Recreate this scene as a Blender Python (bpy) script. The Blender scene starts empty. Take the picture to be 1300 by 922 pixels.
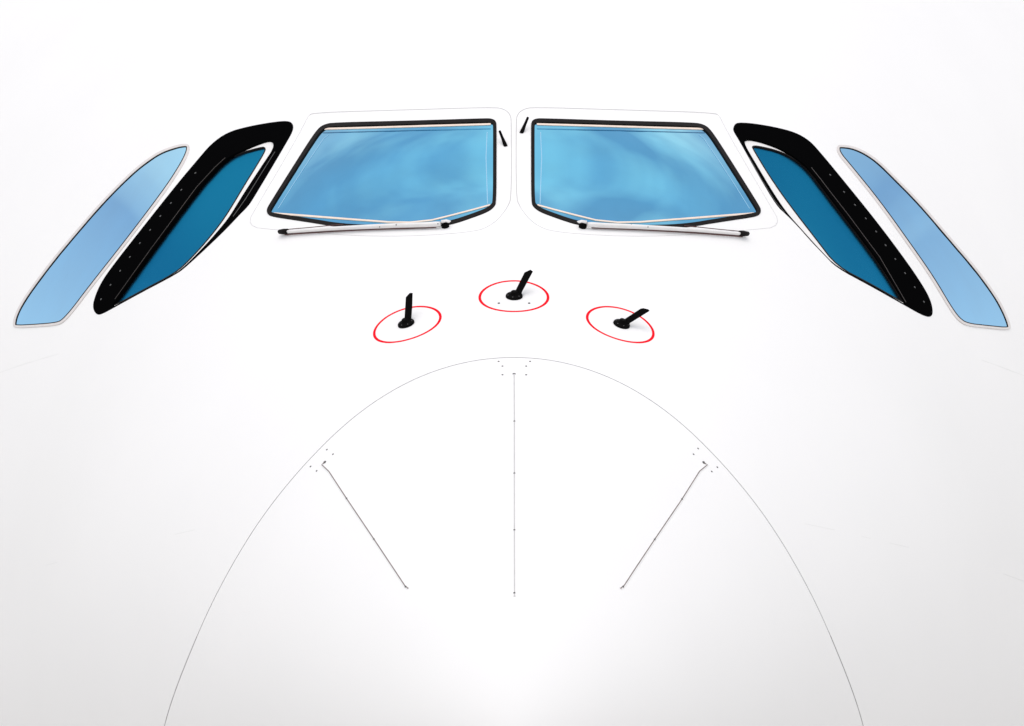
import bpy, math, random
import numpy as np
from mathutils import Vector
from mathutils.geometry import delaunay_2d_cdt
R = math.radians
scene = bpy.context.scene
COL = scene.collection

# ------------------------------------------------------------------ camera, sky, sun, exposure
NZ = 4.6                       # height of the nose axis above the apron
FPX, CXP, CYP, DCAM, ZCAM = 4763.0, 652.3, 461.0, 11.0, 0.93
cam = bpy.data.cameras.new('camera'); camo = bpy.data.objects.new('camera', cam); COL.objects.link(camo)
camo.location = (0, -DCAM, NZ + ZCAM); camo.rotation_euler = (R(90), 0, 0)
cam.sensor_fit = 'HORIZONTAL'; cam.sensor_width = 36.0; cam.lens = 36.0 * FPX / 1300.0
cam.shift_x = -(CXP - 650.0) / 1300.0
cam.clip_start = 0.1; cam.clip_end = 5000
scene.camera = camo

SUN_EL, SUN_AZ = 72.0, 190.0   # azimuth measured clockwise from +Y
w = bpy.data.worlds.new('World'); scene.world = w; w.use_nodes = True
nt = w.node_tree; N = nt.nodes; Lk = nt.links; N.clear()
out = N.new('ShaderNodeOutputWorld'); bg = N.new('ShaderNodeBackground'); bg.inputs['Strength'].default_value = 0.15
sky = N.new('ShaderNodeTexSky'); sky.sky_type = 'NISHITA'; sky.sun_disc = False
sky.sun_elevation = R(SUN_EL); sky.sun_rotation = R(SUN_AZ); sky.air_density = 1.0; sky.dust_density = 1.5; sky.ozone_density = 1.0
tc = N.new('ShaderNodeTexCoord'); mp = N.new('ShaderNodeMapping'); mp.inputs['Scale'].default_value = (1.5, 1.3, 2.2); mp.inputs['Location'].default_value = (1.85, 0.4, 3.2)
n1 = N.new('ShaderNodeTexNoise'); n1.inputs['Scale'].default_value = 2.6; n1.inputs['Detail'].default_value = 3.5; n1.inputs['Roughness'].default_value = 0.45; n1.inputs['Distortion'].default_value = 0.25
ramp = N.new('ShaderNodeValToRGB'); ramp.color_ramp.elements[0].position = 0.38; ramp.color_ramp.elements[1].position = 0.68
ramp.color_ramp.elements[0].color = (0.27, 0.27, 0.27, 1); ramp.color_ramp.elements[1].color = (0.78, 0.78, 0.78, 1)
mx = N.new('ShaderNodeMix'); mx.data_type = 'RGBA'; mx.inputs['B'].default_value = (8.5, 7.9, 7.0, 1)
Lk.new(tc.outputs['Generated'], mp.inputs['Vector']); Lk.new(mp.outputs[0], n1.inputs['Vector']); Lk.new(n1.outputs['Fac'], ramp.inputs[0])
sx = N.new('ShaderNodeSeparateXYZ'); mr = N.new('ShaderNodeMapRange'); mr.inputs['From Min'].default_value = 0.0; mr.inputs['From Max'].default_value = 0.8; mr.inputs['To Min'].default_value = 0.62; mr.inputs['To Max'].default_value = 0.0; mr.interpolation_type = 'SMOOTHSTEP'
ad = N.new('ShaderNodeMath'); ad.operation = 'MAXIMUM'; ad.use_clamp = True      # unseen cloud cover closes up towards the horizon, added to keep the light neutral
Lk.new(tc.outputs['Generated'], sx.inputs[0]); Lk.new(sx.outputs['Z'], mr.inputs['Value']); Lk.new(mr.outputs[0], ad.inputs[0]); Lk.new(ramp.outputs[0], ad.inputs[1])
Lk.new(ad.outputs[0], mx.inputs['Factor']); Lk.new(sky.outputs[0], mx.inputs['A']); Lk.new(mx.outputs['Result'], bg.inputs['Color'])
Lk.new(bg.outputs[0], out.inputs['Surface'])

sl = bpy.data.lights.new('sun', 'SUN'); sl.energy = 0.5; sl.angle = R(40); sl.color = (1.0, 0.95, 0.88)
so = bpy.data.objects.new('sun', sl); COL.objects.link(so)
_a, _e = R(SUN_AZ), R(SUN_EL)
sd = Vector((math.sin(_a) * math.cos(_e), math.cos(_a) * math.cos(_e), math.sin(_e)))
so.rotation_euler = (-sd).to_track_quat('-Z', 'Y').to_euler(); so.location = (0, -20, 30)

vs = scene.view_settings; vs.view_transform = 'Standard'; vs.look = 'None'; vs.exposure = 0.40; vs.gamma = 1; vs.use_curve_mapping = False

# ------------------------------------------------------------------ materials
def mat(name, col, rough=0.5, metal=0.0, coat=0.0, spec=0.5, noise=0.0, nscale=8.0, bump=0.0, bscale=60.0, coat_rough=0.03, tint=None):
    m = bpy.data.materials.new(name); m.use_nodes = True
    t = m.node_tree; b = t.nodes['Principled BSDF']
    b.inputs['Base Color'].default_value = (*col, 1); b.inputs['Roughness'].default_value = rough
    b.inputs['Metallic'].default_value = metal; b.inputs['Coat Weight'].default_value = coat
    b.inputs['Coat Roughness'].default_value = coat_rough; b.inputs['Specular IOR Level'].default_value = spec
    if tint: b.inputs['Specular Tint'].default_value = (*tint, 1)
    if noise or bump:
        c = t.nodes.new('ShaderNodeTexCoord')
    if noise:
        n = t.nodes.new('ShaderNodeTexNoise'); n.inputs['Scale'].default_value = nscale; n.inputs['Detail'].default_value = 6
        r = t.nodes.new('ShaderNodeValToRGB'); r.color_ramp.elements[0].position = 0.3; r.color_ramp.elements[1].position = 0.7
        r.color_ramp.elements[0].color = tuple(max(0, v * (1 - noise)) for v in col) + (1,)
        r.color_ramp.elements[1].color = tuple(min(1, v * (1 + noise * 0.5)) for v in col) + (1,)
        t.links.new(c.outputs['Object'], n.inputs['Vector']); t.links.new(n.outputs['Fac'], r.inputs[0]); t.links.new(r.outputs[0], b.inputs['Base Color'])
    if bump:
        n = t.nodes.new('ShaderNodeTexNoise'); n.inputs['Scale'].default_value = bscale; n.inputs['Detail'].default_value = 3
        u = t.nodes.new('ShaderNodeBump'); u.inputs['Strength'].default_value = bump; u.inputs['Distance'].default_value = 0.002
        t.links.new(c.outputs['Object'], n.inputs['Vector']); t.links.new(n.outputs['Fac'], u.inputs['Height']); t.links.new(u.outputs[0], b.inputs['Normal'])
    return m

M = dict(
    paint=mat('white_paint', (0.80, 0.80, 0.80), 0.6, coat=0.0, spec=0.2, noise=0.012, nscale=1.6, coat_rough=0.12),
    lap=mat('lap_joint_paint', (0.745, 0.745, 0.745), 0.6, spec=.3),
    glint=mat('brown_highlight', (0.030, 0.020, 0.017), 0.5, noise=0.4, nscale=12),
    sealant=mat('grey_sealant', (0.52, 0.52, 0.52), 0.7, noise=0.12, nscale=14),
    seam=mat('seam_filler', (0.58, 0.58, 0.58), 0.6, spec=.3),
    black=mat('black_mask_paint', (0.002, 0.002, 0.0022), 1.0, spec=0.0, bump=0.05, bscale=40),
    rubber=mat('black_rubber', (0.0075, 0.006, 0.006), 0.7, spec=0.10, noise=0.35, nscale=25, bump=0.2, bscale=120),
    frame=mat('frame_alloy', (0.62, 0.585, 0.57), 0.4, noise=0.08, nscale=30),
    reveal=mat('reveal_white', (0.78, 0.77, 0.76), 0.5, noise=0.06, nscale=9),
    trim=mat('beige_sealant', (0.80, 0.66, 0.56), 0.55, noise=0.08, nscale=25),
    bglass=mat('sky_tinted_windshield_glass', (0.095, 0.465, 0.71), 0.03, metal=1.0, coat=0.7, noise=0.10, nscale=4.5),  # blue of the reflected sky put into the tint
    sglass=mat('side_glass', (0.04, 0.19, 0.34), 0.25, metal=1.0, tint=(.35,.55,.68), coat=0.0, noise=0.02, nscale=2),  # darker tint: the dimmer reflection at this angle put into the colour
    aglass=mat('aft_glass', (0.07, 0.39, 0.66), 0.03, metal=1.0, coat=0.5, noise=0.07, nscale=4),  # reflected sky at the aft panes put into their own tint
    edge=mat('glass_edge_reflection', (0.22, 0.47, 0.66), 0.4, coat=0.3),
    edark=mat('glass_edge_dark_reflection', (0.03, 0.20, 0.36), 0.1, metal=1.0, coat=0.3),
    probe=mat('black_probe_metal', (0.0025, 0.0025, 0.0025), 0.6, spec=0.03, bump=0.15, bscale=200),
    red=mat('red_marking', (0.80, 0.0, 0.012), 0.6, spec=0.05, noise=0.03, nscale=30),
    screw=mat('steel_screw', (0.10, 0.10, 0.10), 0.45, metal=0.6),
    dark=mat('dark_rivet', (0.05, 0.05, 0.052), 0.4, spec=0.5),
    cond=mat('conductor_strip', (0.21, 0.17, 0.165), 0.5, noise=0.3, nscale=60),
    condl=mat('conductor_strip_light', (0.50, 0.50, 0.50), 0.5, noise=0.1, nscale=40),
    arm=mat('wiper_arm_paint', (0.74, 0.73, 0.73), 0.42, noise=0.07, nscale=22),
    blade=mat('shaded_blade_rubber', (0.085, 0.028, 0.028), 0.6, noise=0.3, nscale=50),  # red-brown reflection shading under the arm put into the rubber colour
    concrete=mat('apron_concrete', (0.60, 0.58, 0.55), 0.85, noise=0.2, nscale=0.6, bump=0.3, bscale=20),
)

# ------------------------------------------------------------------ the shape of the nose
def pchip(xs, ys):
    xs = np.array(xs, float); ys = np.array(ys, float); h = np.diff(xs); d = np.diff(ys) / h
    m = np.zeros_like(ys); m[0] = d[0]; m[-1] = d[-1]
    for i in range(1, len(xs) - 1):
        if d[i - 1] * d[i] > 0:
            w1, w2 = 2 * h[i] + h[i - 1], h[i] + 2 * h[i - 1]; m[i] = (w1 + w2) / (w1 / d[i - 1] + w2 / d[i])
    def f(x):
        x = np.clip(x, xs[0], xs[-1]); i = np.clip(np.searchsorted(xs, x) - 1, 0, len(h) - 1)
        s = (x - xs[i]) / h[i]
        return ((1 + 2 * s) * (1 - s) ** 2 * ys[i] + s * (1 - s) ** 2 * h[i] * m[i] + s * s * (3 - 2 * s) * ys[i + 1] + s * s * (s - 1) * h[i] * m[i + 1])
    return f
TT = [0, .35, .75, .95, 1.35, 1.8, 2.3, 3, 4, 6, 8, 16]
_C = pchip(TT, [.95, 1.1275, 1.345, 1.47, 1.762, 1.99, 2.22, 2.54, 2.98, 3.72, 4.1, 4.3])
_W = pchip([0, .35, .8, 1.2, 1.7, 2.6, 4, 5, 7, 9, 16], [.95, 1.13, 1.34, 1.51, 1.71, 2.12, 2.78, 3.18, 3.62, 3.75, 3.8])
_B = pchip([0, .5, 1, 2, 4, 7, 9, 16], [.95, 1.17, 1.36, 1.68, 2.15, 2.6, 2.75, 2.8])
TIP, LR = -1.15, 1.15
def prof(t):
    t = np.asarray(t, float)
    rad = 0.95 * (np.clip((t - TIP) / LR, 0, 1) ** 0.6)
    fr = t < 0
    tn = np.clip(-t / LR, 0, 1); s4 = np.clip(t / 4, 0, 1)
    zc = np.where(fr, -0.07 * tn ** 1.5, -0.1 * s4 * s4 * (3 - 2 * s4))
    return np.where(fr, rad, _W(t)), np.where(fr, rad, _C(t) - zc), np.where(fr, rad, _B(t)), zc
K = 1.6                                       # parameter u = angle * K
def pt(t, u, off=0.0):
    W, H, B, zc = prof(t); a = np.asarray(u) / K
    c, s = np.cos(a), np.sin(a)
    return np.stack([(W + off) * c, np.asarray(t, float) + 0 * c, NZ + zc + np.where(s >= 0, H + off, B + off) * s], -1)
def nrm(t, u, off=0.0):
    t = np.asarray(t, float); u = np.asarray(u, float); e = 1e-3
    a = pt(t + e, u, off) - pt(np.maximum(t - e, TIP), u, off); b = pt(t, u + e, off) - pt(t, u - e, off)
    n = np.cross(b, a); l = np.linalg.norm(n, axis=-1, keepdims=True); n = n / np.maximum(l, 1e-12)
    # outward
    P = pt(t, u, off); ref = P - np.stack([0 * t, t + 0.4, NZ + prof(t)[3]], -1)
    return np.where(np.sum(n * ref, -1, keepdims=True) < 0, -n, n)
def ray(px, py, y):                            # the point at distance y on the line of sight through a traced outline point
    d = y + DCAM
    return Vector(((px - CXP) / FPX * d, y, NZ + ZCAM - (py - CYP) / FPX * d))
def hit(P, off=0.0):
    """where lines of sight through the traced points P meet the nose surface: array of (t, u)"""
    P = np.atleast_2d(np.asarray(P, float)); ys = np.arange(TIP, 14, 0.01)
    def F(px, py, y):
        d = y + DCAM; x = (px - CXP) / FPX * d; z = ZCAM - (py - CYP) / FPX * d
        W, H, B, zc = prof(y); zz = z - zc
        return (x / np.maximum(W + off, 1e-6)) ** 2 + (zz / np.maximum(np.where(zz >= 0, H, B) + off, 1e-6)) ** 2 - 1, x, zz, W, H, B
    res = []
    for px, py in P:
        f = F(px, py, ys)[0]; i = np.argmax(f < 0)
        if not (f < 0).any(): raise RuntimeError('miss %s %s' % (px, py))
        a, b = (ys[max(i - 1, 0)], ys[i])
        for _ in range(30):
            m = (a + b) / 2
            if F(px, py, np.array(m))[0] < 0: b = m
            else: a = m
        _, x, zz, W, H, B = F(px, py, np.array(b))
        res.append((b, math.atan2(zz / ((H if zz >= 0 else B) + off), x / (W + off)) * K))
    return np.array(res)
def hp(px, py, off=0.0):
    t, u = hit([(px, py)], off)[0]
    return Vector(pt(t, u, off)), Vector(nrm(t, u, off))

# ------------------------------------------------------------------ mesh helpers
def link(name, me, parent=None, m=None):
    o = bpy.data.objects.new(name, me); COL.objects.link(o)
    if parent is not None: o.parent = parent
    if m is not None and me is not None and not me.materials: me.materials.append(m)
    return o
def mesh(name, V, F, m, parent=None, smooth=False, normals=None, origin=None):
    me = bpy.data.meshes.new(name)
    V = [tuple(v) for v in V]
    me.from_pydata(V, [], F); me.validate(); me.update()
    if smooth or normals is not None:
        me.polygons.foreach_set('use_smooth', [True] * len(me.polygons))
    if normals is not None: me.normals_split_custom_set_from_vertices([tuple(n) for n in normals])
    return link(name, me, parent, m)
def chaikin(P, n=2, closed=True):
    P = np.array(P, float)
    for _ in range(n):
        Q = np.roll(P, -1, 0) if closed else P[1:]
        A = P if closed else P[:-1]
        N_ = np.empty((2 * len(A), 2)); N_[0::2] = A * .75 + Q * .25; N_[1::2] = A * .25 + Q * .75
        if not closed: N_ = np.vstack([P[:1], N_, P[-1:]])
        P = N_
    return P
def densify(P, step, closed=True):
    P = np.array(P, float); out_ = []
    n = len(P)
    for i in range(n if closed else n - 1):
        a, b = P[i], P[(i + 1) % n]; k = max(1, int(np.hypot(*(b - a)) / step))
        for j in range(k): out_.append(a + (b - a) * j / k)
    if not closed: out_.append(P[-1])
    return np.array(out_)
def inset(P, d):
    """move a closed outline inwards by d (outwards when negative)"""
    P = np.array(P, float); d = np.asarray(d, float); d = d[:, None] if d.ndim else d; A = 0.5 * np.sum(P[:, 0] * np.roll(P[:, 1], -1) - np.roll(P[:, 0], -1) * P[:, 1]); sg = 1 if A > 0 else -1
    e1 = P - np.roll(P, 1, 0); e2 = np.roll(P, -1, 0) - P
    n1_ = np.stack([-e1[:, 1], e1[:, 0]], 1) / (np.hypot(e1[:, 0], e1[:, 1])[:, None] + 1e-9); n2_ = np.stack([-e2[:, 1], e2[:, 0]], 1) / (np.hypot(e2[:, 0], e2[:, 1])[:, None] + 1e-9)
    b = n1_ + n2_; l = np.sum(b * b, 1, keepdims=True); b = b * 2 / np.maximum(l, 0.8)
    return P + sg * d * b
def inside(pts, poly):
    x, y = pts[:, 0], pts[:, 1]; r = np.zeros(len(pts), bool); n = len(poly)
    for i in range(n):
        x1, y1 = poly[i]; x2, y2 = poly[(i + 1) % n]
        c = ((y1 > y) != (y2 > y)); r ^= c & (x < (x2 - x1) * (y - y1) / ((y2 - y1) if y2 != y1 else 1e-12) + x1)
    return r
def sheet(name, outer, holes, off, m, parent, depth=0.012, step=0.06, rim=True, offf=None):
    """a skin panel on the nose surface: outer outline and holes in (t,u), with its thickness going inwards"""
    loops = [np.array(outer)] + [np.array(h) for h in holes]
    mn, mxx = loops[0].min(0), loops[0].max(0)
    gt = np.arange(mn[0] + step / 2, mxx[0], step); gu = np.arange(mn[1] + step / 2, mxx[1], step)
    G = np.array([(a, b) for a in gt for b in gu]) if len(gt) and len(gu) else np.zeros((0, 2))
    if len(G):
        k = inside(G, loops[0])
        for h in loops[1:]: k &= ~inside(G, h)
        G = G[k]
    vs_, ed = [], []
    for L in loops:
        b = len(vs_); vs_ += [Vector(p) for p in L]; ed += [(b + i, b + (i + 1) % len(L)) for i in range(len(L))]
    vs_ += [Vector(p) for p in G]
    r = delaunay_2d_cdt(vs_, ed, [], 0, 1e-7)
    V2 = np.array([tuple(v) for v in r[0]]); T = np.array([f for f in r[2]])
    cen = V2[T].mean(1); k = inside(cen, loops[0])
    for h in loops[1:]: k &= ~inside(cen, h)
    T = T[k]
    V = pt(V2[:, 0], V2[:, 1], off); Nn = nrm(V2[:, 0], V2[:, 1], off)
    fn = np.cross(V[T[:, 1]] - V[T[:, 0]], V[T[:, 2]] - V[T[:, 0]]); fl = np.sum(fn * Nn[T[:, 0]], 1) < 0
    T[fl] = T[fl][:, ::-1]
    V = list(map(tuple, V)); NN = list(map(tuple, Nn)); F = [tuple(int(i) for i in f) for f in T]
    if rim:
        for li, L in enumerate(loops):
            A = 0.5 * np.sum(L[:, 0] * np.roll(L[:, 1], -1) - np.roll(L[:, 0], -1) * L[:, 1])
            top = pt(L[:, 0], L[:, 1], off); bot = pt(L[:, 0], L[:, 1], off - depth); b = len(V); n = len(L)
            Ns = nrm(L[:, 0], L[:, 1], off); tang = np.roll(top, -1, 0) - np.roll(top, 1, 0)
            sn = np.cross(tang, Ns); sn /= np.linalg.norm(sn, axis=1, keepdims=True) + 1e-12
            cpt = top.mean(0); 
            s_ = np.sign(np.sum(np.sum(sn * (top - cpt), 1)));  sn = sn * (s_ if li == 0 else -s_)
            V += list(map(tuple, top)) + list(map(tuple, bot)); NN += list(map(tuple, sn)) * 2
            for i in range(n):
                j = (i + 1) % n; q = (b + i, b + j, b + n + j, b + n + i)
                fnn = np.cross(top[j] - top[i], bot[j] - top[i])
                if np.dot(fnn, sn[i]) < 0: q = q[::-1]
                F.append(q)
    return mesh(name, V, F, m, parent, normals=NN)
def ribbon(name, path_px, wpx, off, m, parent, thick=0.002, closed=False, wid=None, origin=False):
    """a raised flat strip that follows the surface along a traced path; wid in metres"""
    P = densify(path_px, 6, closed); tu = hit(P, off); C = pt(tu[:, 0], tu[:, 1], off); Nn = nrm(tu[:, 0], tu[:, 1], off)
    return strip3(name, C, Nn, wid, thick, m, parent, closed)
def strip3(name, C, Nn, wid, thick, m, parent, closed=False, taper=None):
    n = len(C); V, F = [], []
    if closed: tg = np.roll(C, -1, 0) - np.roll(C, 1, 0)
    else:
        tg = np.gradient(C, axis=0)
    sd_ = np.cross(tg, Nn); sd_ /= np.linalg.norm(sd_, axis=1, keepdims=True)
    for i in range(n):
        w_ = wid * (taper[i] if taper is not None else 1)
        a, b = C[i] - sd_[i] * w_ / 2, C[i] + sd_[i] * w_ / 2
        k = 0.2 * w_
        V += [a - Nn[i] * 0.003, a + Nn[i] * thick * .6, a + sd_[i] * k + Nn[i] * thick, b - sd_[i] * k + Nn[i] * thick, b + Nn[i] * thick * .6, b - Nn[i] * 0.003]
    q = 6
    for i in range(n if closed else n - 1):
        j = (i + 1) % n
        for k in range(5): F.append((i * q + k, i * q + k + 1, j * q + k + 1, j * q + k))
    if not closed:
        F.append(tuple(range(6))); F.append(tuple((n - 1) * q + k for k in range(5, -1, -1)))
    return mesh(name, V, F, m, parent)
def disc_mesh(name, r, h, seg=16, dome=0.6, slot=False):
    V, F = [], []
    for (rr, z) in ((r, -0.004), (r, h * .45), (r * .85, h * dome + h * .2), (r * .45, h)):
        V += [(rr * math.cos(2 * math.pi * i / seg), rr * math.sin(2 * math.pi * i / seg), z) for i in range(seg)]
    for k in range(3):
        for i in range(seg):
            j = (i + 1) % seg; F.append((k * seg + i, k * seg + j, (k + 1) * seg + j, (k + 1) * seg + i))
    F.append(tuple(range(3 * seg, 4 * seg)))
    me = bpy.data.meshes.new(name); me.from_pydata(V, [], F); me.update()
    me.polygons.foreach_set('use_smooth', [True] * len(me.polygons))
    return me
def place(name, me, px, py, off, parent, m=None):
    p, n = hp(px, py, off)
    o = link(name, me, parent, m); o.location = p; o.rotation_mode = 'QUATERNION'; o.rotation_quaternion = n.to_track_quat('Z', 'Y')
    return o
def lathe(name, prof_, seg, m, parent, loc, n):
    V, F = [], []
    for (r, z) in prof_: V += [(r * math.cos(2 * math.pi * i / seg), r * math.sin(2 * math.pi * i / seg), z) for i in range(seg)]
    for k in range(len(prof_) - 1):
        for i in range(seg):
            j = (i + 1) % seg; F.append((k * seg + i, k * seg + j, (k + 1) * seg + j, (k + 1) * seg + i))
    F.append(tuple(range((len(prof_) - 1) * seg, len(prof_) * seg))); F.append(tuple(range(seg - 1, -1, -1)))
    o = mesh(name, V, F, m, parent, smooth=True)
    o.location = loc; o.rotation_mode = 'QUATERNION'; o.rotation_quaternion = n.to_track_quat('Z', 'Y')
    b = o.modifiers.new('bevel', 'BEVEL'); b.width = 0.0008; b.segments = 2; b.limit_method = 'ANGLE'
    return o
def prism(name, outline, k, m, parent, base, th, taper=1.0):
    """an outline standing up from the surface at base, leaning aft by k, with thickness th along the airflow"""
    V = []; n = len(outline)
    b0 = Vector(base)
    for s in (-1, 1):
        for (px, py) in outline:
            z0 = b0.z; y = b0.y
            for _ in range(4):
                p = ray(px, py, y); y = b0.y + k * (p.z - z0)
            V.append(ray(px, py, y) + Vector((0, s * th / 2, 0)))
    F = [tuple(range(n)), tuple(range(2 * n - 1, n - 1, -1))] + [(i, i + n, (i + 1) % n + n, (i + 1) % n) for i in range(n)]
    o = mesh(name, V, F, m, parent)
    b = o.modifiers.new('bevel', 'BEVEL'); b.width = 0.0012; b.segments = 2
    return o
def beam(name, C, Nn, ws, hs, m, parent, seg=12, p=3.5):
    """a rounded bar along C: widths ws across, heights hs along the surface normal"""
    C = np.array(C); Nn = np.array(Nn); tg = np.gradient(C, axis=0); sd_ = np.cross(tg, Nn); sd_ /= np.linalg.norm(sd_, axis=1, keepdims=True)
    V, F = [], []; n = len(C)
    for i in range(n):
        for k in range(seg):
            a = 2 * math.pi * k / seg; c, s = math.cos(a), math.sin(a)
            x = abs(c) ** (2 / p) * (1 if c >= 0 else -1) * ws[i] / 2; z = abs(s) ** (2 / p) * (1 if s >= 0 else -1) * hs[i] / 2
            V.append(C[i] + sd_[i] * x + Nn[i] * z)
    for i in range(n - 1):
        for k in range(seg):
            j = (k + 1) % seg; F.append((i * seg + k, i * seg + j, (i + 1) * seg + j, (i + 1) * seg + k))
    F.append(tuple(range(seg - 1, -1, -1))); F.append(tuple((n - 1) * seg + k for k in range(seg)))
    o = mesh(name, V, F, m, parent, smooth=True)
    o.data.polygons[-1].use_smooth = False; o.data.polygons[-2].use_smooth = False
    return o

# ------------------------------------------------------------------ the setting: the apron under the aircraft
V = [(-600, -600, 0), (600, -600, 0), (600, 600, 0), (-600, 600, 0)]
g = mesh('ground', V, [(0, 1, 2, 3)], M['concrete']); g['kind'] = 'structure'

# ------------------------------------------------------------------ the airliner
air = bpy.data.objects.new('airliner', None); COL.objects.link(air); air.location = (0, 0, 0)
air['label'] = 'glossy white airliner nose with blue cockpit windows, two wipers and red ringed probes'
air['category'] = 'airplane'

# traced outlines ----------------------------------------------------
def mir(P): return [(2 * CXP - x, y) for x, y in P]
WS = [(422.8, 155.4), (520, 153.2), (614, 150.2), (624, 150.3), (630.0, 153.6), (630.4, 163), (630.4, 200), (630.2, 256), (627.5, 262), (619.5, 268.3), (599, 276), (573.8, 284.4), (550, 288), (500, 290.5), (450, 289.5), (421.5, 286.6), (408.8, 284.3), (376, 279.2), (345.4, 274.7), (339.2, 271.5), (338.3, 266), (341.6, 259.4), (367, 219), (393.6, 177), (403.8, 163), (411, 158)]
SUR = [(398.3, 142.6), (520, 139), (627.7, 135.7), (640.6, 138.3), (648.1, 144.8), (649.9, 154), (649.9, 249.2), (646, 262.1), (627.7, 284.8), (600, 296), (480, 302), (353, 292.5), (311, 288), (330, 255), (358, 208), (385, 160), (391, 147)]
A3L = [(17, 416.5), (15.9, 411), (18, 401), (24.4, 387.2), (35.8, 369.3), (65, 330.2), (97.7, 291.1), (130.2, 253.7), (162.8, 221.1), (182.3, 204.9), (201.8, 191.8), (221.4, 184.7), (236, 182), (240.6, 184.8), (239.3, 195.1), (227.9, 216.3), (208.3, 245.6), (162.8, 305.8), (113.9, 367.6), (94.4, 393.7), (81.4, 408.3), (73.2, 412.8), (45, 415.2)]
A3R = [(1062.7, 185.5), (1066.9, 183.5), (1083.8, 185.5), (1100.7, 193.1), (1117.6, 205.2), (1134.6, 222.1), (1168.4, 256), (1207.8, 302.5), (1241.7, 341.9), (1264.2, 372.9), (1275.5, 392.7), (1283.4, 412.4), (1282.9, 419.6), (1252.9, 416.6), (1227.6, 413.8), (1216.3, 406.8), (1205, 391.3), (1182.5, 353.2), (1157.1, 316.6), (1114.8, 257.4), (1078.2, 212.3), (1063.5, 195)]
B2L = [(123.2, 400), (118.2, 393.4), (118.2, 383), (126, 362.6), (139.3, 342), (180, 290), (227, 230.8), (250.6, 203), (268, 182.5), (288.7, 167.8), (315, 160.5), (344.3, 155.2), (364.8, 153.2), (371.8, 156.6), (372.4, 165), (364.8, 179), (343, 216), (320.9, 252.8), (315, 261.6), (303.3, 273.3), (282.8, 295.2), (236, 339), (222.8, 348.6), (180, 371), (142.2, 391.8), (130, 398.5)]
B2R = [(931, 162), (933.4, 157), (939.3, 155.5), (956.9, 156.7), (983.2, 161.1), (1009.6, 167.8), (1027.2, 178), (1038.9, 190.4), (1065.2, 222), (1115, 283.5), (1153.1, 334.8), (1173.6, 365.5), (1182.4, 383.1), (1184.8, 397.8), (1181, 403), (1170.7, 400.1), (1150.2, 388.5), (1105, 363), (1062.3, 340.2), (1045, 322), (1030, 306.5), (1012.5, 286.5), (997.9, 271.8), (986.2, 261.6), (962.7, 222), (939.3, 179.5), (931, 166.4)]
# opening of the black mask: the white reveal and the pane stand in it
O2L = [(222.8, 347.3), (180, 369.8), (143.8, 389.6), (141.5, 389.6), (144, 385), (190, 321), (250.6, 239.6), (274, 213.5), (288.7, 200), (303.3, 192.5), (326.8, 182.2), (341.4, 177.5), (346.6, 180), (347.3, 188.3), (334, 208), (320.9, 227.9), (306, 251), (291.6, 274.7), (279.9, 289.4), (262, 310), (236, 336.5)]
O2R = [(1062.3, 338.9), (1105, 361.0), (1147, 385.4), (1150.6, 387), (1149, 383), (1117, 331.9), (1075, 276.7), (1051.2, 245.6), (1028, 214.5), (1013, 202), (1001, 194), (986.2, 186), (962.7, 178), (949, 176), (944.6, 179.5), (948, 188.3), (964, 215), (980.3, 242.5), (997.9, 268.9), (1018.4, 292), (1040, 316)]
G2L = [(222.8, 346.9), (180, 369.4), (143.4, 389.2), (144.5, 385.6), (190, 322), (250.6, 240.4), (274, 215.2), (288.7, 201), (303.3, 194.2), (332, 186.3), (336.6, 186.9), (337.2, 191.5), (325, 212), (310, 236), (297, 258), (282.8, 280.6), (262, 307), (240, 331)]
G2R = [(1062.3, 338.4), (1105, 360.5), (1147.4, 384.9), (1146.2, 381.8), (1115, 331.9), (1074, 277.7), (1050.6, 246.9), (1027.2, 216.2), (1012.5, 203), (989, 191), (962.7, 185), (955, 185), (955.2, 188.5), (977.4, 225), (1000.8, 258.6), (1036, 304)]

def loopuv(P, off, n=2, step=10): return hit(densify(chaikin(P, n), step), off)

# the radome joint: its traced arch, taken to both sides of the nose
_sp = []
for x, y in ((653, 452.8), (600, 458.5), (560, 467.5), (530, 480), (474, 511), (422, 554.5), (370, 610), (345, 641), (307, 698), (281, 744), (260, 787), (241.5, 832), (209, 922)):
    t, u = hit([(x, y)])[0]; _sp.append((abs((math.degrees(u / K) + 90) % 360 - 180), t))
_sp = np.array(sorted(_sp)); print('seam', _sp.round(3).tolist())
_sp[0, 0] = 0; _sp = np.vstack([_sp, [(108, .36), (122, .50), (145, .60), (180, .64)]]); _pf = pchip(_sp[:, 0], _sp[:, 1]); _amx = _sp[-1, 0]
def seam_t(u):
    a = np.abs((np.degrees(np.asarray(u, float) / K) + 90) % 360 - 180)
    return sum(_pf(np.minimum(np.abs(a + k), 360 - np.abs(a + k))) for k in (-7, -5, -3, -1.5, 0, 1.5, 3, 5, 7)) / 9
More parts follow.
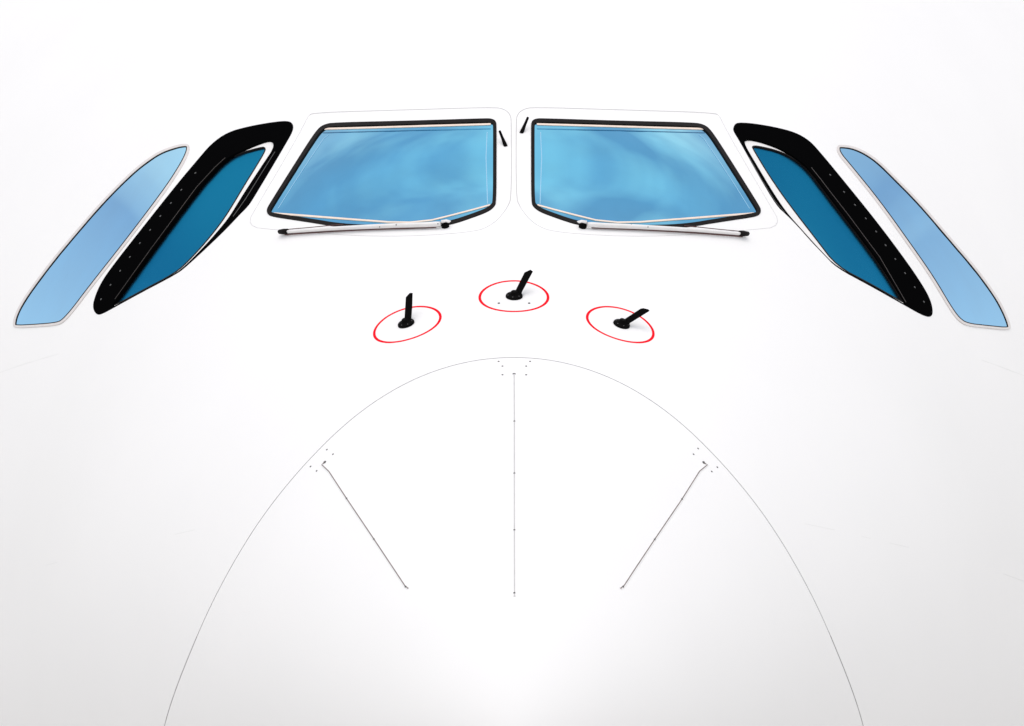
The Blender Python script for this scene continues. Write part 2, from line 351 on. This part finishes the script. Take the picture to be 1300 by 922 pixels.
# the skin: hull forward of t = 3.6 carries the openings -------------------------------
T0, T1 = 0.0019, 3.9
UA, UB = R(8) * K, R(172) * K
WS_L, WS_R = chaikin(WS, 2), chaikin(mir(WS), 2)
hole_loops = []
for P in (SUR, mir(SUR)): hole_loops.append(hit(densify(chaikin(P, 2), 8)))
for P in (B2L, B2R): hole_loops.append(hit(densify(inset(chaikin(P, 2), 0.4), 8)))
for P in (A3L, A3R): hole_loops.append(hit(densify(inset(chaikin(P, 2), 0.4), 8)))
for h in hole_loops: print('hole t %.2f-%.2f  ang %.1f-%.1f' % (h[:, 0].min(), h[:, 0].max(), math.degrees(h[:, 1].min() / K), math.degrees(h[:, 1].max() / K)))
bu = np.linspace(UA, UB, 120); bt = np.linspace(float(seam_t(UA)) + T0, T1, 66)
outer = [(a, UA) for a in bt[:-1]] + [(T1, b) for b in bu[:-1]] + [(a, UB) for a in bt[::-1][:-1]] + [(float(seam_t(b)) + T0, b) for b in bu[::-1][:-1]]
skin = sheet('fuselage_skin', outer, hole_loops, 0.0, M['paint'], air, depth=0.015, step=0.055)
def grid(name, A, us, m, parent, off=0.0):
    """rows A[i, j] of stations t over the angles us"""
    B = np.tile(us, (A.shape[0], 1)); V = pt(A.ravel(), B.ravel(), off); Nn = nrm(A.ravel(), B.ravel(), off)
    nu = len(us); F = []
    if A[0, 0] <= TIP + 1e-9: Nn[:nu] = (0, -1, 0)
    for i in range(len(A) - 1):
        for j in range(nu - 1): F.append((i * nu + j, i * nu + j + 1, (i + 1) * nu + j + 1, (i + 1) * nu + j))
    f = F[len(F) // 2]; fn = np.cross(V[f[1]] - V[f[0]], V[f[2]] - V[f[0]])
    if np.dot(fn, Nn[f[0]]) < 0: F = [q[::-1] for q in F]
    return mesh(name, V, F, m, parent, normals=Nn)
ub = np.linspace(UB, UA + 2 * math.pi * K, 80); k_ = np.linspace(0, 1, 66)[:, None]
grid('belly_skin', (seam_t(ub) + T0)[None] * (1 - k_) + T1 * k_, ub, M['paint'], air)
grid('fuselage_barrel', np.tile(np.linspace(T1, 15, 60)[:, None], (1, 120)), np.linspace(UA, UA + 2 * math.pi * K, 120), M['paint'], air)
ur = np.linspace(0, 2 * math.pi * K, 200); k_ = (np.append(np.linspace(0, 1, 60), 1.0)[:60, None]) ** 2
grid('radome', TIP + (seam_t(ur) - T0 - TIP)[None] * k_, ur, M['paint'], air)
grid('radome_seam', seam_t(ur)[None] + np.array([-0.02, -0.01, 0, 0.01, 0.02])[:, None], ur, M['sealant'], air, off=-0.0035)
# aft bulkhead closes the barrel
Vb = pt(np.full(64, 15.0), np.linspace(0, 2 * math.pi * K, 65)[:-1])
mesh('aft_bulkhead', Vb, [tuple(range(64))], M['paint'], air)

screw_me = disc_mesh('screw', 0.0030, 0.0012, 10); screw_me.materials.append(M['screw'])
rivet_me = disc_mesh('rivet', 0.0038, 0.0020, 12); rivet_me.materials.append(M['dark'])
bolt_me = disc_mesh('bolt', 0.0048, 0.0025, 14); bolt_me.materials.append(M['screw'])
node_me = disc_mesh('fastener', 0.0030, 0.0018, 12); node_me.materials.append(M['screw'])

# windshields ---------------------------------------------------------------------
def windshield(P, S, side):
    _c = chaikin(S, 2); xr = (CXP - _c[:, 0]) * (1 if side < 0 else -1)        # the joint is widest at the top and by the centre pillar
    sur = densify(inset(_c, np.where((_c[:, 1] > 264) | ((xr > 250) & (_c[:, 1] > 146)), 0.5, 1.1)), 8); win = densify(chaikin(P, 2), 8)
    s_ = sheet('windshield_surround', hit(sur), [hit(inset(win, 0.5))], 0.0, M['paint'], air, depth=0.01)
    sl1, sl2 = hit(densify(inset(chaikin(S, 2), -2.5), 8), -0.0025), hit(densify(inset(chaikin(S, 2), 4), 8), -0.0025)
    sheet('surround_seam', sl1, [sl2], -0.0025, M['seam'], air, rim=False, step=0.05)
    inner = inset(win, 4.5)
    fr = sheet('windshield', hit(win, 0.003), [hit(inner, 0.003)], 0.003, M['rubber'], air, depth=0.03)
    bev = None
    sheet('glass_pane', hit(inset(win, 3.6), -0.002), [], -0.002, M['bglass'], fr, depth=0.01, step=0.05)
    f = (lambda Q: Q) if side < 0 else mir
    # beige bead along the top and the lower line of the pane
    for path, w_ in ((f([(411.5, 163.9), (470, 162.3), (540, 160.2), (623, 157.9)]), 0.0105), (f([(347, 271.2), (380, 273.6), (440, 278.3), (492.6, 282.2), (520, 282.6), (548, 279.8), (573.8, 273.4), (600, 266.6), (622.6, 260.4)]), 0.0085)):
        ribbon('sealant_bead', path, 0, -0.0015, M['trim'], fr, thick=0.002, wid=w_)
    # reflection of the inner pane frame, put on as coloured strips
    ribbon('pane_edge_reflection', f([(410, 168.6), (470, 167.0), (540, 165.3), (623, 163.5)]), 0, -0.0015, M['edark'], fr, thick=0.0006, wid=0.004)
    ribbon('pane_edge_reflection', f([(353, 265), (371, 236), (392, 204), (411, 176), (417, 171.5)]), 0, -0.0015, M['edge'], fr, thick=0.0006, wid=0.003)
    ribbon('pane_edge_reflection', f([(618.4, 168), (617, 200), (618, 230), (619, 259)]), 0, -0.0015, M['edge'], fr, thick=0.0006, wid=0.003)
    return fr
windshield(WS, SUR, -1); windshield(mir(WS), mir(SUR), 1)

# sliding side windows in the black mask -------------------------------------------------
def side_window(B, O, Gp, rv, side):
    ob = chaikin(B, 2); oo = chaikin(O, 2); gg = chaikin(Gp, 2)
    fr = sheet('side_window', hit(densify(ob, 8), 0.001), [hit(densify(oo, 8), 0.001)], 0.001, M['black'], air, depth=0.02)
    sheet('reveal', hit(densify(inset(oo, -0.6), 8), -0.006), [hit(densify(inset(gg, 0.4), 8), -0.006)], -0.006, M['reveal'], fr, depth=0.02)
    sheet('window_seal', hit(densify(inset(gg, -0.2), 8), -0.005), [hit(densify(inset(gg, 1.0), 8), -0.005)], -0.005, M['rubber'], fr, depth=0.012)
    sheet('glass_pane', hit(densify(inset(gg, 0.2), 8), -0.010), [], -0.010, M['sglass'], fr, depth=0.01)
    for (x, y) in rv: place('rivet', rivet_me, x, y, 0.001, fr)
    return fr
rvL = [(110 + x / 3.414, 140 + y / 3.414) for x, y in ((472, 273), (411, 346), (366, 403), (320, 460), (276, 520), (231, 577), (188, 637), (146, 697), (104, 758), (63, 820))]
rvR = [(910 + x / 3.414, 140 + y / 3.414) for x, y in ((491, 281), (551, 355), (598, 411), (645, 470), (690, 527), (731, 586), (773, 646), (815, 707), (857, 768), (897, 831))]
w2l = side_window(B2L, O2L, G2L, rvL, -1); w2r = side_window(B2R, O2R, G2R, rvR, 1)
# grey seal line on the forward leg of each mask
ribbon('seal_line', [(349, 193), (334, 217), (312, 252.5), (296, 275)], 0, 0.001, M['dark'], w2l, thick=0.001, wid=0.0022)
ribbon('seal_line', [(951, 200), (966, 227), (984, 256), (996, 270)], 0, 0.001, M['dark'], w2r, thick=0.001, wid=0.0022)

ribbon('edge_highlight', [(1030, 213), (1042, 228), (1053, 242.5), (1076, 272), (1117, 327), (1150, 384)], 0, 0.001, M['glint'], w2r, thick=0.0012, wid=0.0032)  # highlight along the pane edge, painted as a brown strip
ribbon('edge_highlight', [(286, 200.5), (273, 212.5), (249.5, 238), (190, 318.5), (146, 380)], 0, 0.001, M['glint'], w2l, thick=0.0012, wid=0.0024)
# aft side windows -------------------------------------------------------------------------
def aft_window(P):
    ob = chaikin(P, 2)
    fr = sheet('aft_window', hit(densify(ob, 8), 0.003), [hit(densify(inset(ob, 2.7), 8), 0.003)], 0.003, M['frame'], air, depth=0.02)
    sheet('window_seal', hit(densify(inset(ob, 2.5), 8), 0.0018), [hit(densify(inset(ob, 3.9), 8), 0.0018)], 0.0018, M['rubber'], fr, depth=0.012)
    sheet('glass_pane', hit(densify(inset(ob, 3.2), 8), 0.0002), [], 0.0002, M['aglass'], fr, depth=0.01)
    return fr
aft_window(A3L); aft_window(A3R)

# wipers ---------------------------------------------------------------------------------------
def wiper(f):
    ax = [(559.5, 284.4), (540, 285.4), (500, 286.6), (460, 288.4), (421, 290.4), (390, 292.6), (360, 294.8)]
    ax = densify(f(ax), 6, False); n = len(ax)
    u = np.linspace(0, 1, n)
    C, Nn = [], []
    for (x, y) in ax:
        p, q = hp(x, y, 0.017); C.append(p); Nn.append(q)
    C = np.array([tuple(p) for p in C]); Nn = np.array([tuple(p) for p in Nn])
    hs = 0.0155 - 0.0055 * u; ws = 0.014 - 0.0065 * u
    hs[0] *= 0.8
    root = beam('wiper', C, Nn, ws, hs, M['arm'], air)
    # blade rubber hanging under the arm, holder rod above it, end cap, clip, pivot, screws
    lo = C - Nn * 0.0105 + np.array([0, -0.004, 0])
    beam('blade', lo[1:], Nn[1:], np.full(n - 1, 0.006), np.full(n - 1, 0.004), M['blade'], root, seg=8)
    rp = densify(f([(436, 285.0), (421, 286.2), (390, 289.2), (362, 291.6)]), 6, False); q = [hp(x, y, 0.022) for x, y in rp]
    beam('rod', [tuple(a) for a, b in q], [tuple(b) for a, b in q], np.full(len(q), 0.0028), np.full(len(q), 0.0028), M['blade'], root, seg=8, p=2)
    cp = f([(365.5, 293.9), (360, 294.2), (354.2, 294.4)]); q = [hp(x, y, 0.017) for x, y in cp]
    beam('end_cap', [tuple(a) for a, b in q], [tuple(b) for a, b in q], np.array([.014, .015, .012]), np.array([.017, .018, .013]), M['rubber'], root, seg=10)
    cp = f([(436.5, 284.6), (428, 285.0), (420.5, 285.9)]); q = [hp(x, y, 0.021) for x, y in cp]
    beam('clip', [tuple(a) for a, b in q], [tuple(b) for a, b in q], np.full(3, .008), np.array([.003, .0045, .003]), M['rubber'], root, seg=8)
    px, py = f([(565.5, 288.0)])[0]; p, nn = hp(px, py, 0.0)
    lathe('pivot', [(0.0125, -0.004), (0.0125, 0.004), (0.0115, 0.009), (0.008, 0.013), (0.0035, 0.015)], 20, M['probe'], root, p, nn)
    hx = f([(571.0, 281.6), (566.5, 280.4), (560, 281.6)]); q = [hp(x, y, 0.026) for x, y in hx]
    beam('hinge', [tuple(a) for a, b in q], [tuple(b) for a, b in q], np.full(3, .012), np.array([.004, .006, .007]), M['arm'], root, seg=8)
    for x, y, s in f2(f, [(503.4, 285.6, 1.0), (556, 284.2, 0.6), (482, 288.3, 0.6)]):
        P_ = ray(x, y, hp(x, y, 0.017)[0].y - 0.0105)
        o = link('screw', screw_me, root); o.location = P_; o.rotation_euler = (R(90), 0, 0); o.scale = (s, s, s)
    return root
def f2(f, L): return [(f([(x, y)])[0][0], y, s) for x, y, s in L]
wiper(lambda P: [tuple(p) for p in P])
wiper(lambda P: [(1304.6 + 0.4 - (x) + (x - 566) * 0.004, y + 0.6 + (566 - x) * 0.009) for x, y in P])

# air data probes with their red ringed no-touch circles -------------------------------------------
def ring(px, py, r, wd):
    t0, u0 = hit([(px, py)])[0]; p0 = pt(t0, u0); n0 = Vector(nrm(t0, u0)); e1 = n0.cross(Vector((0, 0, 1))).normalized(); e2 = n0.cross(e1)
    res = []
    for i in range(96):
        a = 2 * math.pi * i / 96; q = Vector(p0) + e1 * r * math.cos(a) + e2 * r * math.sin(a)
        t = q.y; u = u0
        for _ in range(6):                    # drop the circle onto the surface along its normal
            W, H, B, zc = prof(t); u = math.atan2((q.z - NZ - zc) / H, q.x / W); s = Vector(pt(t, u * K)); d = q - s
            n_ = Vector(nrm(t, u * K)); t = float(t) + (d - n_ * d.dot(n_)).y
        W, H, B, zc = prof(t); u = math.atan2((q.z - NZ - zc) / H, q.x / W)
        res.append((t, u * K))
    res = np.array(res); C = pt(res[:, 0], res[:, 1], 0.0004); Nn = nrm(res[:, 0], res[:, 1])
    return strip3('warning_ring', C, Nn, wd, 0.0004, M['red'], air, closed=True)
def probe(cx, cy, outline, rx):
    p, n = hp(cx, cy, 0.0)
    root = lathe('air_data_probe', [(0.0255, -0.003), (0.026, 0.0025), (0.025, 0.0055), (0.020, 0.008), (0.0135, 0.0095), (0.011, 0.013), (0.0095, 0.018)], 32, M['probe'], air, p, n)
    b = prism('blade', outline, 0.25, M['probe'], None, p + n * 0.004 , 0.009)
    b.parent = root; bpy.context.view_layer.update(); b.matrix_parent_inverse = root.matrix_world.inverted()
    for i in range(6):
        a = 2 * math.pi * i / 6 + .3
        o = link('screw', screw_me, root); o.location = (0.0195 * math.cos(a), 0.0195 * math.sin(a), 0.0078); o.scale = (.6, .6, .6)
    return root
ring(652.4, 376.2, 0.1038, 0.0080); ring(516.6, 411.6, 0.1038, 0.0080); ring(788.0, 411.8, 0.1038, 0.0080)
probe(652.8, 376.6, [(653.6, 375.5), (653.6, 370.5), (665.9, 346), (673.3, 342.5), (676.7, 344.8), (662.8, 370.5), (661.8, 375.5)], 1)
probe(515.8, 411.5, [(512.8, 411), (513.4, 405.9), (515.2, 377.5), (520.2, 372), (523.9, 372), (523.5, 387.6), (522.3, 404.2), (521, 410)], 1)
probe(789.0, 412.3, [(790.5, 409.5), (793, 405.2), (813.2, 392), (816.5, 391.3), (823, 392.8), (824.8, 394.8), (800, 410.2), (797, 413.5)], 1)
for x, y in ((633.3, 385.2), (671.8, 385.2)): place('rivet', rivet_me, x, y, 0.0, air)

# ice indicator posts beside the centre pillar
def post(bx, by, tx, ty):
    p, n = hp(bx, by, 0.0); tip = ray(tx, ty, p.y + 0.012); d = (tip - p)
    L = d.length
    root = lathe('indicator_post', [(0.0066, -0.004), (0.0066, 0.004), (0.0060, 0.012), (0.0046, L * .55), (0.0040, L - .001), (0.0030, L)], 16, M['probe'], air, p, d.normalized())
    return root
post(641.7, 185.0, 634.1, 166.0); post(662.3, 168.2, 670.4, 148.8)

# lightning diverter strips on the radome ---------------------------------------------------------------
def diverter(path, nodes, bolt, dots, m, ww):
    base = ribbon('lightning_strip', path, 0, 0.0, M['paint'], air, thick=0.0016, wid=0.0085)
    ribbon('conductor', path, 0, 0.0016, m, base, thick=0.0012, wid=ww)
    for x, y in nodes: place('fastener', node_me, x, y, 0.0016, base)
    place('bolt', bolt_me, bolt[0], bolt[1], 0.0, base)
    for x, y in dots: place('screw', screw_me, x, y, 0.0, air)
diverter([(412.3, 586.5), (408.6, 590.2), (417.5, 598.6), (440, 633), (474.8, 684.7), (500, 722.5), (514, 743.7), (518, 747)], [(440, 633), (474.8, 684.7), (515, 745)], (412.3, 587), [(415, 571), (422.8, 576.8), (394.3, 592.4), (402, 598)], M['cond'], 0.0030)
diverter([(893.3, 587.2), (898, 590.2), (888, 598.5), (865.7, 633.9), (831, 685), (806, 722.5), (792.5, 743.2), (788, 747)], [(865.7, 633.9), (831, 685), (791, 745)], (893.3, 587.4), [(886.2, 569.6), (880.5, 576.9), (910.6, 593.3), (903.6, 598.8)], M['cond'], 0.0030)
diverter([(652.7, 475.2), (653, 535), (653, 601), (653, 668), (653.2, 752), (653.2, 757)], [(653, 535), (653, 601), (653, 673), (653, 753)], (652.7, 475.2), [(633, 459), (637.9, 465), (637.9, 476), (673, 459), (668, 465), (668, 476)], M['condl'], 0.0032)

# faint lap joints in the fuselage skin
for P in ([(0, 473), (30, 462.5), (75, 449)], [(222, 678.5), (247, 672.5)], [(58, 718), (72, 714)], [(1246, 457), (1270, 465.5), (1300, 477)], [(1022, 665), (1060, 673)], [(1094, 681), (1105, 683.7)], [(1130, 689.5), (1154, 695)], [(1274, 728.5), (1300, 738)], [(622, 286.2), (600, 285.6)], [(682, 286.2), (704, 285.6)]):
    ribbon('lap_joint', P, 0, -0.0001, M['lap'], air, thick=0.0003, wid=0.0017)
print('objects', len(bpy.data.objects), 'tris', sum(len(o.data.polygons) for o in bpy.data.objects if o.type == 'MESH'))
